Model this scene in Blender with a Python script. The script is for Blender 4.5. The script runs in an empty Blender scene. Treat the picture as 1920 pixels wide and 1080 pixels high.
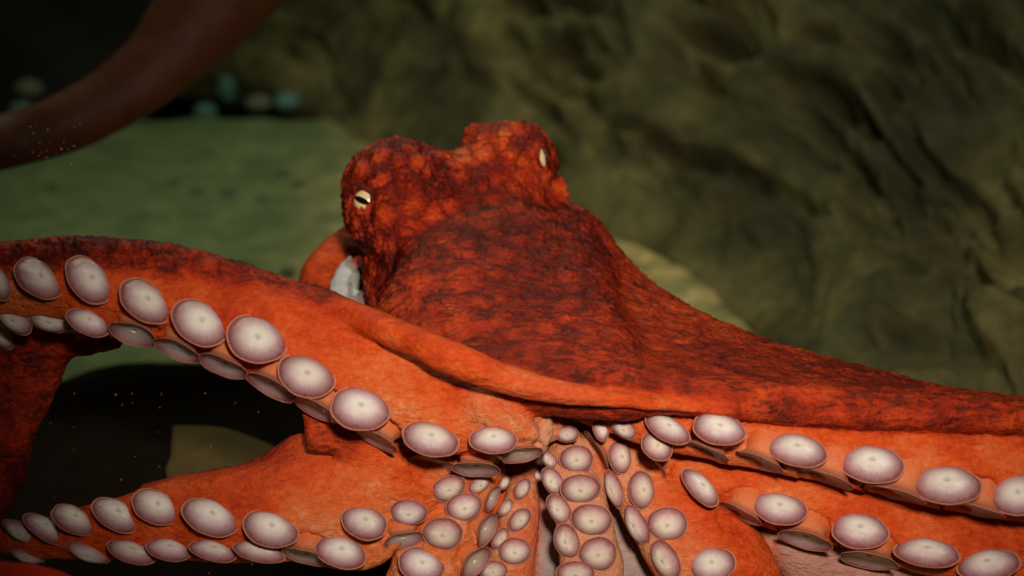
import bpy, math, random
import numpy as np
from mathutils import Vector, Matrix, Quaternion
from mathutils.bvhtree import BVHTree

random.seed(7)
rng = np.random.default_rng(7)
scene = bpy.context.scene
COL = scene.collection

# ------------------------------------------------------------------ camera
CAM_H, PITCH, DREF = 0.88, math.radians(20.0), 1.37
LENS, SENSOR = 50.0, 36.0
KPX = SENSOR / LENS / 1920.0                       # tangent of one photo pixel
cam_d = bpy.data.cameras.new('camera')
cam = bpy.data.objects.new('camera', cam_d); COL.objects.link(cam)
cam.location = (0, 0, CAM_H)
cam.rotation_euler = (math.radians(90) - PITCH, 0, 0)
cam_d.lens, cam_d.sensor_width = LENS, SENSOR
cam_d.clip_start, cam_d.clip_end = 0.02, 100
cam_d.dof.use_dof = True
cam_d.dof.focus_distance = 1.42
cam_d.dof.aperture_fstop = 2.4
scene.camera = cam

# ------------------------------------------------------------------ world, lamps, exposure
world = bpy.data.worlds.new('World'); scene.world = world
world.use_nodes = True
bg = world.node_tree.nodes['Background']
bg.inputs['Color'].default_value = (0.30, 0.46, 0.36, 1)
bg.inputs['Strength'].default_value = 0.012

def lamp(name, kind, loc, target, energy, color, **kw):
    l = bpy.data.lights.new(name, kind)
    l.energy = energy; l.color = color
    for k, v in kw.items(): setattr(l, k, v)
    o = bpy.data.objects.new(name, l); COL.objects.link(o)
    o.location = loc
    o.rotation_euler = (Vector(target) - Vector(loc)).to_track_quat('-Z', 'Y').to_euler()
    return o
# the camera's flash, and the tank's own lamp over the sand at the back
lamp('camera_flash', 'SPOT', (0.14, 0.02, CAM_H + 0.30), (0.13, 1.30, 0.47), 125.0, (1.0, 0.89, 0.75),
     spot_size=math.radians(53), spot_blend=1.0, shadow_soft_size=0.07)
lamp('tank_lamp', 'AREA', (-0.35, 2.9, 2.1), (-0.1, 2.6, 0.0), 18.0, (0.93, 1.0, 0.70),
     shape='RECTANGLE', size=0.9, size_y=0.6)
scene.view_settings.view_transform = 'Standard'
scene.view_settings.look = 'None'
scene.view_settings.exposure = 0.0
scene.view_settings.gamma = 1.0
scene.view_settings.use_curve_mapping = False
scene.cycles.use_denoising = True
scene.cycles.max_bounces = 4
scene.cycles.use_adaptive_sampling = True
scene.cycles.adaptive_threshold = .02

# ------------------------------------------------------------------ pixel -> place helpers
FWD = Vector((0, math.cos(PITCH), -math.sin(PITCH)))
UP = Vector((0, math.sin(PITCH), math.cos(PITCH)))
RIGHT = Vector((1, 0, 0))
CAMV = Vector((0, 0, CAM_H))
ROT = Matrix((RIGHT, FWD, UP)).transposed()        # local (x, depth, up) -> world
def L(px, py, d):                                  # local coordinates at depth DREF + d
    t = DREF + d
    return np.array([(px - 960) * KPX * t, t, -(py - 540) * KPX * t])
def loc2world(v): return CAMV + ROT @ Vector(v)
def on_floor(px, py, z=0.0):                       # where the ray through a pixel meets height z
    v = ROT @ Vector(L(px, py, 0))
    s = (z - CAM_H) / v.z
    return CAMV + v * s

# ------------------------------------------------------------------ numpy noise
def _hash(ix, iy, iz, s=0):
    h = (ix.astype(np.int64) * 374761393 + iy.astype(np.int64) * 668265263 + iz.astype(np.int64) * 1274126177 + s * 974711) & 0xFFFFFFFF
    h = ((h ^ (h >> 13)) * 1274126177) & 0xFFFFFFFF
    h = ((h ^ (h >> 16)) * 2246822519) & 0xFFFFFFFF
    return ((h ^ (h >> 15)) & 0xFFFFFF) / float(0x1000000)
def vnoise(p, seed=0):
    f = np.floor(p); w = p - f; w = w * w * (3 - 2 * w); i = f.astype(np.int64)
    out = 0
    for a in (0, 1):
        for b in (0, 1):
            for c in (0, 1):
                wt = (w[:, 0] if a else 1 - w[:, 0]) * (w[:, 1] if b else 1 - w[:, 1]) * (w[:, 2] if c else 1 - w[:, 2])
                out = out + wt * _hash(i[:, 0] + a, i[:, 1] + b, i[:, 2] + c, seed)
    return out
def fbm(p, seed=0, octv=4, gain=.5):
    a, s, o = 1.0, 0.0, 0.0
    for k in range(octv):
        o = o + a * (vnoise(p * (2.03 ** k) + 17.3 * k, seed + k) - .5); s += a; a *= gain
    return o / s
def worley(p, seed=0):
    f = np.floor(p).astype(np.int64)
    d1 = np.full(len(p), 9.0); d2 = np.full(len(p), 9.0); idv = np.zeros(len(p))
    for a in (-1, 0, 1):
        for b in (-1, 0, 1):
            for c in (-1, 0, 1):
                i = f + np.array([a, b, c])
                q = np.stack([i[:, k] + .15 + .7 * _hash(i[:, 0], i[:, 1], i[:, 2], seed + 31 * k) for k in range(3)], 1)
                d = np.linalg.norm(q - p, axis=1)
                m = d < d1
                d2 = np.where(m, d1, np.minimum(d2, d))
                idv = np.where(m, _hash(i[:, 0], i[:, 1], i[:, 2], seed + 99), idv)
                d1 = np.where(m, d, d1)
    return d1, d2, idv

# ------------------------------------------------------------------ materials
class Mat:
    def __init__(s, name):
        s.m = bpy.data.materials.new(name); s.m.use_nodes = True
        s.t = s.m.node_tree; s.b = s.t.nodes['Principled BSDF']
    def n(s, typ, **kw):
        x = s.t.nodes.new(typ)
        for k, v in kw.items(): setattr(x, k, v)
        return x
    def l(s, a, b): s.t.links.new(a, b)
    def val(s, x, sock):
        if hasattr(x, 'is_output'): s.l(x, sock)
        else: sock.default_value = x
    def math(s, op, a, b=0.0, clamp=False):
        x = s.n('ShaderNodeMath', operation=op, use_clamp=clamp)
        s.val(a, x.inputs[0]); s.val(b, x.inputs[1]); return x.outputs[0]
    def mix(s, f, a, b, blend='MIX'):
        x = s.n('ShaderNodeMix', data_type='RGBA', blend_type=blend)
        s.val(f, x.inputs['Factor'])
        s.val(a if hasattr(a, 'is_output') else (*a, 1), x.inputs[6])
        s.val(b if hasattr(b, 'is_output') else (*b, 1), x.inputs[7])
        return x.outputs[2]
    def ramp(s, f, stops, interp='LINEAR'):
        x = s.n('ShaderNodeValToRGB'); r = x.color_ramp; r.interpolation = interp
        while len(r.elements) < len(stops): r.elements.new(.5)
        for e, (p, c) in zip(r.elements, stops):
            e.position = p; e.color = (*c, 1) if len(c) == 3 else c
        s.l(f, x.inputs[0]); return x.outputs[0]
    def sm(s, f, a, b):
        x = s.n('ShaderNodeMapRange', interpolation_type='SMOOTHSTEP')
        s.l(f, x.inputs[0]); x.inputs[1].default_value = a; x.inputs[2].default_value = b
        return x.outputs[0]
    def coord(s, kind='Object', scale=(1, 1, 1), rot=(0, 0, 0)):
        c = s.n('ShaderNodeTexCoord'); m = s.n('ShaderNodeMapping')
        m.inputs['Scale'].default_value = scale; m.inputs['Rotation'].default_value = rot
        s.l(c.outputs[kind], m.inputs[0]); return m.outputs[0]
    def noise(s, vec, scale, detail=4, rough=.55, dist=0):
        x = s.n('ShaderNodeTexNoise'); s.l(vec, x.inputs['Vector'])
        x.inputs['Scale'].default_value = scale; x.inputs['Detail'].default_value = detail
        x.inputs['Roughness'].default_value = rough; x.inputs['Distortion'].default_value = dist
        return x.outputs['Fac']
    def vor(s, vec, scale, feature='F1'):
        x = s.n('ShaderNodeTexVoronoi', feature=feature); s.l(vec, x.inputs['Vector'])
        x.inputs['Scale'].default_value = scale; return x.outputs['Distance']
    def attr(s, name):
        x = s.n('ShaderNodeAttribute', attribute_name=name); return x.outputs['Fac']
    def bump(s, h, strength, dist, prev=None):
        x = s.n('ShaderNodeBump'); s.l(h, x.inputs['Height'])
        x.inputs['Strength'].default_value = strength; x.inputs['Distance'].default_value = dist
        if prev is not None: s.l(prev, x.inputs['Normal'])
        return x.outputs[0]
    def base(s, c, rough=.5, spec=.5, normal=None):
        s.val(c if hasattr(c, 'is_output') else (*c, 1), s.b.inputs['Base Color'])
        s.val(rough, s.b.inputs['Roughness'])
        s.b.inputs['Specular IOR Level'].default_value = spec
        if normal is not None: s.l(normal, s.b.inputs['Normal'])
        return s.m

def skin_material():
    M = Mat('octopus_skin')
    pale, wart, grey, cell = (M.attr(k) for k in ('pale', 'wart', 'grey', 'cell'))
    o = M.coord()
    wob = M.n('ShaderNodeTexNoise'); M.l(o, wob.inputs['Vector']); wob.inputs['Scale'].default_value = 24; wob.inputs['Detail'].default_value = 2
    ow = M.n('ShaderNodeVectorMath', operation='MULTIPLY_ADD'); M.l(wob.outputs['Color'], ow.inputs[0]); ow.inputs[1].default_value = (.019,) * 3; M.l(o, ow.inputs[2])
    ow = ow.outputs[0]
    st = M.coord(scale=(32, 74, 74), rot=(0, math.radians(-14), 0))
    st2 = M.coord(scale=(85, 190, 190), rot=(0, math.radians(-14), 0))
    n_big = M.noise(o, 8, 5, .6); n_med = M.noise(o, 30, 5, .65, .5); n_fine = M.noise(o, 190, 4, .7)
    n_str = M.noise(st, 1.0, 5, .65, .6); n_str2 = M.noise(st2, 1.0, 4, .7, .4)
    vc = M.n('ShaderNodeTexVoronoi', feature='F1'); M.l(ow, vc.inputs['Vector']); vc.inputs['Scale'].default_value = 44
    cellv = M.n('ShaderNodeSeparateColor'); M.l(vc.outputs['Color'], cellv.inputs[0]); cellv = cellv.outputs[0]
    rnd = M.math('SUBTRACT', 1.0, M.sm(vc.outputs['Distance'], .18, .72))
    f = M.math('ADD', pale, M.math('MULTIPLY', M.math('SUBTRACT', n_big, .5), 1.05))
    f = M.math('ADD', f, M.math('MULTIPLY', M.math('SUBTRACT', n_med, .5), .55))
    f = M.math('ADD', f, M.math('MULTIPLY', M.math('SUBTRACT', n_fine, .5), .50))
    f = M.math('ADD', f, M.math('MULTIPLY', M.math('SUBTRACT', n_str2, .5), .34))
    f = M.math('ADD', f, M.math('MULTIPLY', M.math('MULTIPLY', M.math('SUBTRACT', M.math('ADD', M.math('MULTIPLY', rnd, .62), M.math('MULTIPLY', cellv, .38)), .42), .52), wart), True)
    col = M.ramp(f, [(0.0, (.050, .0030, .0014)), (.22, (.165, .0085, .0022)), (.45, (.40, .029, .0035)),
                     (.68, (.58, .068, .0075)), (.88, (.62, .135, .034)), (1.0, (.64, .235, .105))])
    # net of dark lines round the flat plates of skin, streaks of dark pigment on the web
    e1 = M.vor(ow, 44, 'DISTANCE_TO_EDGE'); e2 = M.vor(ow, 120, 'DISTANCE_TO_EDGE')
    patch = M.sm(n_med, .36, .62)
    net = M.math('MULTIPLY', M.math('SUBTRACT', 1.0, M.sm(e1, .0, .085)), M.math('MULTIPLY', wart, patch))
    net2 = M.math('MULTIPLY', M.math('SUBTRACT', 1.0, M.sm(e2, .0, .11)), M.math('MULTIPLY', wart, .28))
    col = M.mix(M.math('MULTIPLY', net, .70), col, (.022, .0028, .002))
    col = M.mix(net2, col, (.05, .004, .003))
    dorsal = M.math('SUBTRACT', 1.0, M.sm(pale, .45, .57))
    smooth_skin = M.math('SUBTRACT', 1.0, M.sm(wart, .60, .85))
    dark = M.math('MULTIPLY', M.math('MULTIPLY', M.sm(n_str, .41, .57), M.sm(n_str2, .41, .57)), M.math('MULTIPLY', dorsal, smooth_skin))
    mott = M.math('MULTIPLY', M.sm(M.noise(ow, 42, 4, .65), .53, .68), M.math('MULTIPLY', dorsal, .50))
    col = M.mix(M.math('MULTIPLY', dark, .75), col, (.020, .0038, .0025))
    col = M.mix(mott, col, (.045, .0045, .003))
    g1 = M.mix(M.sm(grey, .93, .99), M.mix(n_med, (.15, .15, .15), (.36, .37, .36)), M.mix(n_big, (.36, .37, .36), (.62, .64, .62)))
    col = M.mix(grey, col, g1)
    h = M.math('ADD', M.math('MULTIPLY', n_fine, .55), M.math('MULTIPLY', n_str2, .9))
    h = M.math('ADD', h, M.math('MULTIPLY', M.sm(e2, 0, .30), M.math('MULTIPLY', wart, .35)))
    h = M.math('ADD', h, M.math('MULTIPLY', rnd, M.math('MULTIPLY', wart, 2.2)))
    wr = M.noise(M.coord(scale=(30, 95, 62), rot=(0, math.radians(-22), .3)), 1.0, 5, .62, 1.6)
    h = M.math('ADD', h, M.math('MULTIPLY', wr, 1.3))
    nb = M.bump(h, .95, .0034)
    rough = M.math('ADD', .40, M.math('MULTIPLY', n_fine, .25))
    return M.base(col, rough, .16, nb)

def radial(M):
    c = M.n('ShaderNodeTexCoord'); s = M.n('ShaderNodeSeparateXYZ'); M.l(c.outputs['Object'], s.inputs[0])
    x, y, z = s.outputs
    r = M.math('SQRT', M.math('ADD', M.math('MULTIPLY', x, x), M.math('MULTIPLY', y, y)))
    ang = M.math('ARCTAN2', y, x)
    cb = M.n('ShaderNodeCombineXYZ')
    M.l(M.math('MULTIPLY', ang, 9.0), cb.inputs[0]); M.l(M.math('MULTIPLY', r, 1.2), cb.inputs[1])
    oi = M.n('ShaderNodeObjectInfo'); M.l(M.math('MULTIPLY', oi.outputs['Random'], 40.0), cb.inputs[2])
    return c.outputs['Object'], r, z, cb.outputs[0], oi.outputs['Random']

def sucker_face_material():
    M = Mat('sucker_face')
    o, r, z, pol, rnd = radial(M)
    ray = M.noise(pol, 3.2, 3, .6)
    blot = M.noise(o, 2.6, 4, .6)
    rr = M.math('ADD', r, M.math('MULTIPLY', M.math('SUBTRACT', ray, .5), .30))
    rr = M.math('ADD', rr, M.math('MULTIPLY', M.math('SUBTRACT', blot, .5), .22))
    col = M.ramp(rr, [(0.0, (.58, .50, .44)), (.095, (.60, .52, .46)), (.125, (.78, .735, .675)), (.26, (.75, .69, .635)),
                      (.48, (.62, .51, .50)), (.70, (.46, .30, .32)), (.88, (.36, .165, .18)), (.98, (.25, .075, .075))])
    col = M.mix(M.math('MULTIPLY', rnd, .35), col, (.62, .50, .40), 'MULTIPLY')
    oi = M.n('ShaderNodeObjectInfo'); col = M.mix(1.0, col, oi.outputs['Color'], 'MULTIPLY')
    sp = M.noise(o, 9, 3, .7)
    col = M.mix(M.math('MULTIPLY', M.sm(sp, .68, .76), .5), col, (.30, .10, .10))
    h = M.math('ADD', M.math('MULTIPLY', ray, 1.0), M.math('MULTIPLY', blot, .4))
    nb = M.bump(h, .45, .0020)
    m = M.base(col, M.math('ADD', .20, M.math('MULTIPLY', blot, .22)), .62, nb)
    M.b.inputs['Subsurface Weight'].default_value = .15
    M.b.inputs['Subsurface Radius'].default_value = (1, .5, .35)
    M.b.inputs['Subsurface Scale'].default_value = .005
    return m

def sucker_neck_material():
    M = Mat('sucker_neck')
    o, r, z, pol, rnd = radial(M)
    n = M.noise(pol, 2.2, 4, .6); n2 = M.noise(o, 6, 4, .6)
    zz = M.math('ADD', z, M.math('MULTIPLY', M.math('SUBTRACT', n2, .5), .35))
    zz = M.math('ADD', M.math('MULTIPLY', zz, 1.0), .80, True)
    col = M.ramp(zz, [(0.0, (.58, .125, .030)), (.35, (.62, .20, .085)), (.70, (.52, .17, .095)), (.80, (.42, .15, .105)), (.88, (.46, .21, .15))])
    col = M.mix(M.math('MULTIPLY', M.sm(n, .5, .7), .3), col, (.32, .07, .04))
    nb = M.bump(M.math('ADD', n, n2), .5, .0022)
    m = M.base(col, .45, .4, nb)
    M.b.inputs['Subsurface Weight'].default_value = .15
    M.b.inputs['Subsurface Radius'].default_value = (1, .35, .2)
    M.b.inputs['Subsurface Scale'].default_value = .005
    return m

def simple(name, c, rough=.5, spec=.4, nscale=40, var=.25, bump=.3, bdist=.003):
    M = Mat(name); o = M.coord()
    n = M.noise(o, nscale, 5, .6)
    col = M.mix(n, tuple(x * (1 - var) for x in c), tuple(min(1, x * (1 + var)) for x in c))
    return M.base(col, rough, spec, M.bump(n, bump, bdist))

def sand_material():
    M = Mat('green_sand'); o = M.coord()
    n1 = M.noise(o, 5, 4, .6); n2 = M.noise(o, 60, 5, .7); n3 = M.noise(o, 420, 3, .7)
    sepx = M.n('ShaderNodeSeparateXYZ'); M.l(o, sepx.inputs[0])
    flash_tan = M.sm(M.math('ADD', sepx.outputs[0], M.math('MULTIPLY', n1, .3)), -.42, .02)  # flash light put into the sand colour: brighter and tan to the right
    g = M.mix(flash_tan, (.190, .220, .095), (.74, .52, .22))
    g = M.mix(M.sm(M.noise(o, 11, 5, .65), .35, .68), M.mix(.72, g, (.065, .11, .05)), g)
    col = M.mix(M.math('MULTIPLY', n2, .8), g, M.mix(.5, g, (.05, .09, .04)))
    sp = M.noise(o, 26, 2, .5)
    col = M.mix(M.math('MULTIPLY', M.sm(sp, .66, .74), .65), col, (.05, .06, .035))
    h = M.math('ADD', M.math('MULTIPLY', n2, 1.0), M.math('MULTIPLY', n3, .4))
    return M.base(col, .9, .15, M.bump(h, .5, .012))

def rock_material():
    M = Mat('olive_rock'); o = M.coord()
    n1 = M.noise(o, 2.4, 6, .6, .4); n2 = M.noise(o, 13, 6, .65); n3 = M.noise(o, 60, 4, .7)
    st = M.attr('strata')
    f = M.math('ADD', M.math('MULTIPLY', n1, .55), M.math('MULTIPLY', n2, .45))
    col = M.ramp(f, [(.32, (.022, .018, .007)), (.45, (.068, .060, .021)), (.55, (.145, .125, .045)), (.68, (.26, .215, .09))])
    alg = M.noise(M.coord(scale=(1, 1, 1), rot=(.3, .5, .1)), 4.2, 4, .6)
    col = M.mix(M.math('MULTIPLY', M.sm(alg, .50, .66), .40), col, (.060, .080, .030))
    col = M.mix(M.math('MULTIPLY', M.math('SUBTRACT', 1.0, st), .65), col, (.022, .020, .009))
    h = M.math('ADD', M.math('MULTIPLY', n2, 1.0), M.math('MULTIPLY', n3, .3))
    return M.base(col, .85, .2, M.bump(h, .5, .02))

SKIN = skin_material()
FACE = sucker_face_material()
NECK = sucker_neck_material()

# ------------------------------------------------------------------ object helpers
def mesh_obj(name, verts, faces, mat, parent=None, smooth=True, loc=None):
    me = bpy.data.meshes.new(name)
    me.from_pydata([tuple(v) for v in verts], [], [tuple(f) for f in faces])
    me.update()
    if smooth: me.polygons.foreach_set('use_smooth', [True] * len(me.polygons))
    if mat: me.materials.append(mat)
    ob = bpy.data.objects.new(name, me); COL.objects.link(ob)
    if loc is not None: ob.location = loc
    if parent: ob.parent = parent
    return ob
def tag(o, label=None, cat=None, group=None, kind=None):
    for k, v in (('label', label), ('category', cat), ('group', group), ('kind', kind)):
        if v: o[k] = v
    return o
def grid_faces(nu, nv, wrap=False):
    f = []
    for i in range(nu - 1):
        for j in range(nv if wrap else nv - 1):
            k = (j + 1) % nv
            f.append((i * nv + j, i * nv + k, (i + 1) * nv + k, (i + 1) * nv + j))
    return f
def add_attr(me, name, arr):
    a = me.attributes.new(name, 'FLOAT', 'POINT'); a.data.foreach_set('value', np.asarray(arr, dtype=np.float32))

def catmull(P, n):
    P = np.asarray(P, float)
    Q = np.vstack([2 * P[0] - P[1], P, 2 * P[-1] - P[-2]])
    seg = len(P) - 1
    out = []
    for s in np.linspace(0, seg - 1e-9, n):
        i = int(s); u = s - i
        a, b, c, d = Q[i], Q[i + 1], Q[i + 2], Q[i + 3]
        out.append(.5 * (2 * b + (c - a) * u + (2 * a - 5 * b + 4 * c - d) * u * u + (3 * b - a - 3 * c + d) * u ** 3))
    return np.array(out)

# ================================================================== SETTING
# ---- sand floor
def build_sand():
    nx, ny = 260, 320
    xs = np.concatenate([np.linspace(-6, -1.8, 24)[:-1], np.linspace(-1.8, 1.2, nx), np.linspace(1.2, 5, 20)[1:]])
    ys = np.concatenate([np.linspace(-.6, .9, 12)[:-1], np.linspace(.9, 3.95, ny)])
    X, Y = np.meshgrid(xs, ys, indexing='ij')
    p = np.stack([X.ravel(), Y.ravel(), np.zeros(X.size)], 1)
    z = fbm(p * 2.2, 3, 3) * .04 + fbm(p * 12, 5, 3) * .022
    d1, d2, iv = worley(np.stack([p[:, 0] * 7, p[:, 1] * 7, np.full(len(p), .5)], 1), 11)
    z -= np.where(iv > .62, np.exp(-(d1 / .12) ** 2) * .022, 0)      # little burrow pits
    z -= np.clip(p[:, 1] - 3.70, 0, 1) ** 1.0 * .5                       # falls away at the far edge
    p[:, 2] = z
    o = mesh_obj('sand_floor', p, grid_faces(len(xs), len(ys)), sand_material())
    tag(o, kind='structure')
build_sand()

# ---- rock wall running from the far left to near on the right
def build_rock_wall():
    pix = [(560, 196), (612, 232), (700, 292), (900, 360), (1110, 432), (1230, 474), (1320, 530), (1400, 606), (1450, 700)]
    base = [np.array(on_floor(*q))[:2] for q in pix]
    base = [base[0] + np.array([-.62, .55]), base[0] + np.array([-.18, .32])] + base + [base[-1] + np.array([.05, -.3]), base[-1] + np.array([.10, -.65])]
    nu, nv = 340, 240
    B = catmull(np.array(base), nu)
    T = np.gradient(B, axis=0); T /= np.linalg.norm(T, axis=1)[:, None]
    for _ in range(40):
        T[1:-1] = (T[:-2] + 2 * T[1:-1] + T[2:]) / 4
    N = np.stack([-T[:, 1], T[:, 0]], 1)                                 # away from the sand
    if N[nu // 2, 0] < 0: N = -N
    v = np.linspace(-.10, 2.6, nv)
    s = np.concatenate([[0], np.cumsum(np.linalg.norm(np.diff(B, axis=0), axis=1))])
    S, V = np.meshgrid(s, v, indexing='ij')
    slope = math.radians(47)
    run = np.clip(V, 0, 9) * math.cos(slope) + .10 * np.clip(V, 0, 1) ** 2; up = V * math.sin(slope)
    # strata climb slowly along the wall: ridges and crevices following the run of the wall
    q = np.stack([S.ravel() * 1.7, (V.ravel() + S.ravel() * .28) * 6.2, np.zeros(S.size)], 1)
    q2 = q + np.stack([fbm(q * 1.1, 41, 3), fbm(q * 1.1, 43, 3), np.zeros(len(q))], 1) * 1.5
    ridge = 1 - np.abs(fbm(q2, 21, 4, .55)) * 3.4
    cre = np.clip((ridge - .68) / .32, 0, 1) ** 1.4
    lump = fbm(np.stack([S.ravel() * 3.4 , (V.ravel() + S.ravel() * .28) * 6.0, np.zeros(S.size)], 1), 51, 5)
    d1, d2, iv = worley(np.stack([S.ravel() * 3.2 + lump, (V.ravel() + S.ravel() * .24) * 6.4 + lump * 1.3, np.full(S.size, .5)], 1), 61)
    disp = lump * .25 + (iv - .5) * .05 * np.clip((d2 - d1) * 3, 0, 1) - cre * .14
    fade = np.clip((V.ravel() - .02) / .30, 0.05, 1)
    disp = np.where(disp > 0, disp * np.clip((V.ravel() - .05) / .6, 0, 1), disp)
    disp *= fade
    nrm_out = -math.sin(slope) ; nrm_up = math.cos(slope)
    x = (B[:, 0, None] + N[:, 0, None] * run).ravel() + np.repeat(N[:, 0], nv) * nrm_out * disp
    y = (B[:, 1, None] + N[:, 1, None] * run).ravel() + np.repeat(N[:, 1], nv) * nrm_out * disp
    z = up.ravel() + nrm_up * disp
    o = mesh_obj('rock_wall', np.stack([x, y, z], 1), grid_faces(nu, nv), rock_material())
    add_attr(o.data, 'strata', np.clip(.5 + 2.6 * fbm(q2 * 1.3 + 9.1, 131, 4), 0, 1))
    tag(o, 'sloping olive-brown rock wall with diagonal ridges behind the octopus', 'rock wall')
build_rock_wall()

# ---- dark bank of rubble at the far edge of the sand, with a black overhang above it
def boulder(name, loc, rad, mat, seed, rough=.22, flat=1.0, nu=26, nv=20, freq=2.0, rot=0):
    V = []
    for i in range(nu):
        th = math.pi * i / (nu - 1)
        for j in range(nv):
            ph = 2 * math.pi * j / nv
            V.append((math.sin(th) * math.cos(ph), math.sin(th) * math.sin(ph), math.cos(th)))
    V = np.array(V)
    d1, d2, iv = worley(V * freq * .8 + seed * 3.7, seed)
    n = 1 + fbm(V * freq + seed * 5.1, seed, 4) * rough * 2 + (np.clip(d2 - d1, 0, .4) - .2) * rough
    V = V * n[:, None] * np.array(rad)
    c, s = math.cos(rot), math.sin(rot)
    V = np.stack([V[:, 0] * c - V[:, 1] * s, V[:, 0] * s + V[:, 1] * c, V[:, 2]], 1)
    return mesh_obj(name, V, grid_faces(nu, nv, True), mat, loc=loc)
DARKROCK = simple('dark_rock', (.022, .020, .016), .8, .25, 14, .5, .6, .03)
TEAL = simple('teal_pebble', (.085, .19, .155), .75, .2, 50, .4, .4, .004)
GREYP = simple('grey_green_pebble', (.12, .14, .09), .8, .2, 50, .4, .4, .004)
SPECK = simple('dark_pebble', (.070, .080, .048), .8, .2, 60, .4, .4, .003)
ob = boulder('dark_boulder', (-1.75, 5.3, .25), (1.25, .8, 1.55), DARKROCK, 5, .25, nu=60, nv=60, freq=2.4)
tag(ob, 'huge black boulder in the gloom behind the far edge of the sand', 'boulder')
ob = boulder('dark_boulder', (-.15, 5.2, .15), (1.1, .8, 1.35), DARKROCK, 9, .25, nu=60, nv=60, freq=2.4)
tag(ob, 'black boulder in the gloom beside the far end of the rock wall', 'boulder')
# far pebbles standing along the sand's edge: (px, py of the base, half width px, half height px, colour)
far = [(428, 178, 17, 28, TEAL, 'upright pale teal pebble at the far sand edge beside the blurred arm'),
       (540, 190, 26, 17, TEAL, 'bright teal pebble at the far edge of the sand, next to the rock wall'),
       (486, 190, 24, 14, GREYP, 'dull grey-green pebble between the upright and the bright teal pebbles'),
       (386, 205, 22, 13, TEAL, 'small dim teal pebble touching the outline of the blurred arm'),
       (55, 168, 26, 18, GREYP, 'grey-green stone at the outer end of the far rubble left of the blurred arm'),
       (42, 200, 20, 12, TEAL, 'low teal stone in front of the grey-green rubble stone'),
       (146, 190, 18, 16, TEAL, 'round teal stone inside the bend of the blurred arm'),
       (104, 200, 20, 10, GREYP, 'flat grey-green stone between the teal stones inside the arm bend'),
       (205, 180, 24, 10, GREYP, 'long low grey stone close to the inner bend of the blurred arm')]
for i, (px, py, hw, hh, m, lab) in enumerate(far):
    c = on_floor(px, py + 14, -.02)
    dist = (c - CAMV).length
    r = hw * KPX * dist; h = hh * KPX * dist
    ob = boulder('pebble', (c.x, c.y, c.z + h * .75), (r, r * .9, h), m, 20 + i, .2, nu=14, nv=14)
    tag(ob, lab, 'pebble', 'pebbles along the far edge of the sand')
# small dark stones half buried in the sand: position, half width px, label
spots = [((391, 291), 10, 'small dark stone alone on the sand, nearest the curve of the blurred arm'),
         ((530, 327), 14, 'brown dark stone on the sand closest to the rock wall'),
         ((371, 362), 13, 'blackest small stone on the open green sand'),
         ((425, 364), 14, 'brownish small stone right beside the blackest stone on the sand'),
         ((326, 344), 11, 'faint reddish stone left of the blackest stone on the sand'),
         ((541, 509), 14, 'dark stone on the sand beside the orange mantle bulge'),
         ((560, 345), 10, 'faint grey stone just below the brown stone on the sand'),
         ((270, 405), 9, 'faint speck of stone in the middle of the green sand'),
         ((96, 352), 10, 'faint dark stone on the left part of the green sand'),
         ((490, 375), 10, 'faint stone right of the brownish stone on the sand')]
for i, ((px, py), hw, lab) in enumerate(spots):
    c = on_floor(px, py, .004); dist = (c - CAMV).length; r = hw * KPX * dist
    ob = boulder('stone', (c.x, c.y, .006), (r, r * 1.2, r * .55), SPECK, 50 + i, .25, nu=10, nv=12)
    tag(ob, lab, 'stone', 'small dark stones on the sand')

# ---- octopus shadow built as a dark slab, lit sand as a tan one
def slab(name, outline, z0, z1, mat, seed, bev=.012, n=72, dome=.0, rough=.012):
    P = catmull(np.array(outline + outline[:1], float), n)[:-1]; n = len(P)
    c = P.mean(0)
    p3 = np.stack([P[:, 0], P[:, 1], np.zeros(n)], 1)
    P = P + (P - c) / np.linalg.norm(P - c, axis=1)[:, None] * (fbm(p3 * 9, seed, 4) * rough * 3)[:, None]
    V = []; rings = []
    for k, z in ((1.0, z0), (1.0, z1 - bev), (1 - bev * .8, z1 - bev * .3), (1 - bev * 3, z1)):
        rings.append((k, z))
    for k in np.linspace(.85, .02, 12): rings.append((k, z1 + dome * (1 - k * k)))
    for k, z in rings:
        q = c + (P - c) * k
        zz = z + (fbm(np.stack([q[:, 0], q[:, 1], np.zeros(n)], 1) * 12, seed + 3, 4) * rough if z > z0 else 0)
        V.append(np.stack([q[:, 0], q[:, 1], np.full(n, z) if np.isscalar(zz) else zz], 1))
    V = np.vstack(V)
    return mesh_obj(name, V, grid_faces(len(rings), n, True), mat)
SHADOWSLAB = simple('shadow_black', (.011, .0062, .0036), 1.0, .05, 22, .6, .5, .006)
LITSAND = simple('lit_sand_patch', (.095, .060, .017), .85, .2, 30, .45, .4, .006)
def pf(px, py, z): v = on_floor(px, py, z); return (v.x, v.y)
ob = slab('shadow_slab', [pf(-120, 780, .03), pf(40, 742, .03), pf(150, 706, .03), pf(260, 692, .03), pf(420, 688, .03), pf(560, 700, .03), pf(720, 760, .03),
                        pf(800, 860, .03), pf(860, 960, .03), pf(780, 1060, .03), pf(350, 1130, .03), pf(-100, 1130, .03), pf(-300, 950, .03)], -.03, .04, SHADOWSLAB, 3)
tag(ob, 'flat black slab standing in for the octopus shadow on the sand under the left arms', 'shadow')
ob = slab('lit_sand_patch', [pf(322, 800, .075), pf(395, 802, .075), pf(450, 818, .075), pf(540, 856, .075), pf(560, 890, .075), pf(430, 930, .075), pf(312, 900, .075), pf(316, 850, .075)],
          .035, .078, LITSAND, 7, bev=.008, rough=.006)
tag(ob, 'small tan slab standing in for lit sand within the shadow', 'stone')

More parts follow.
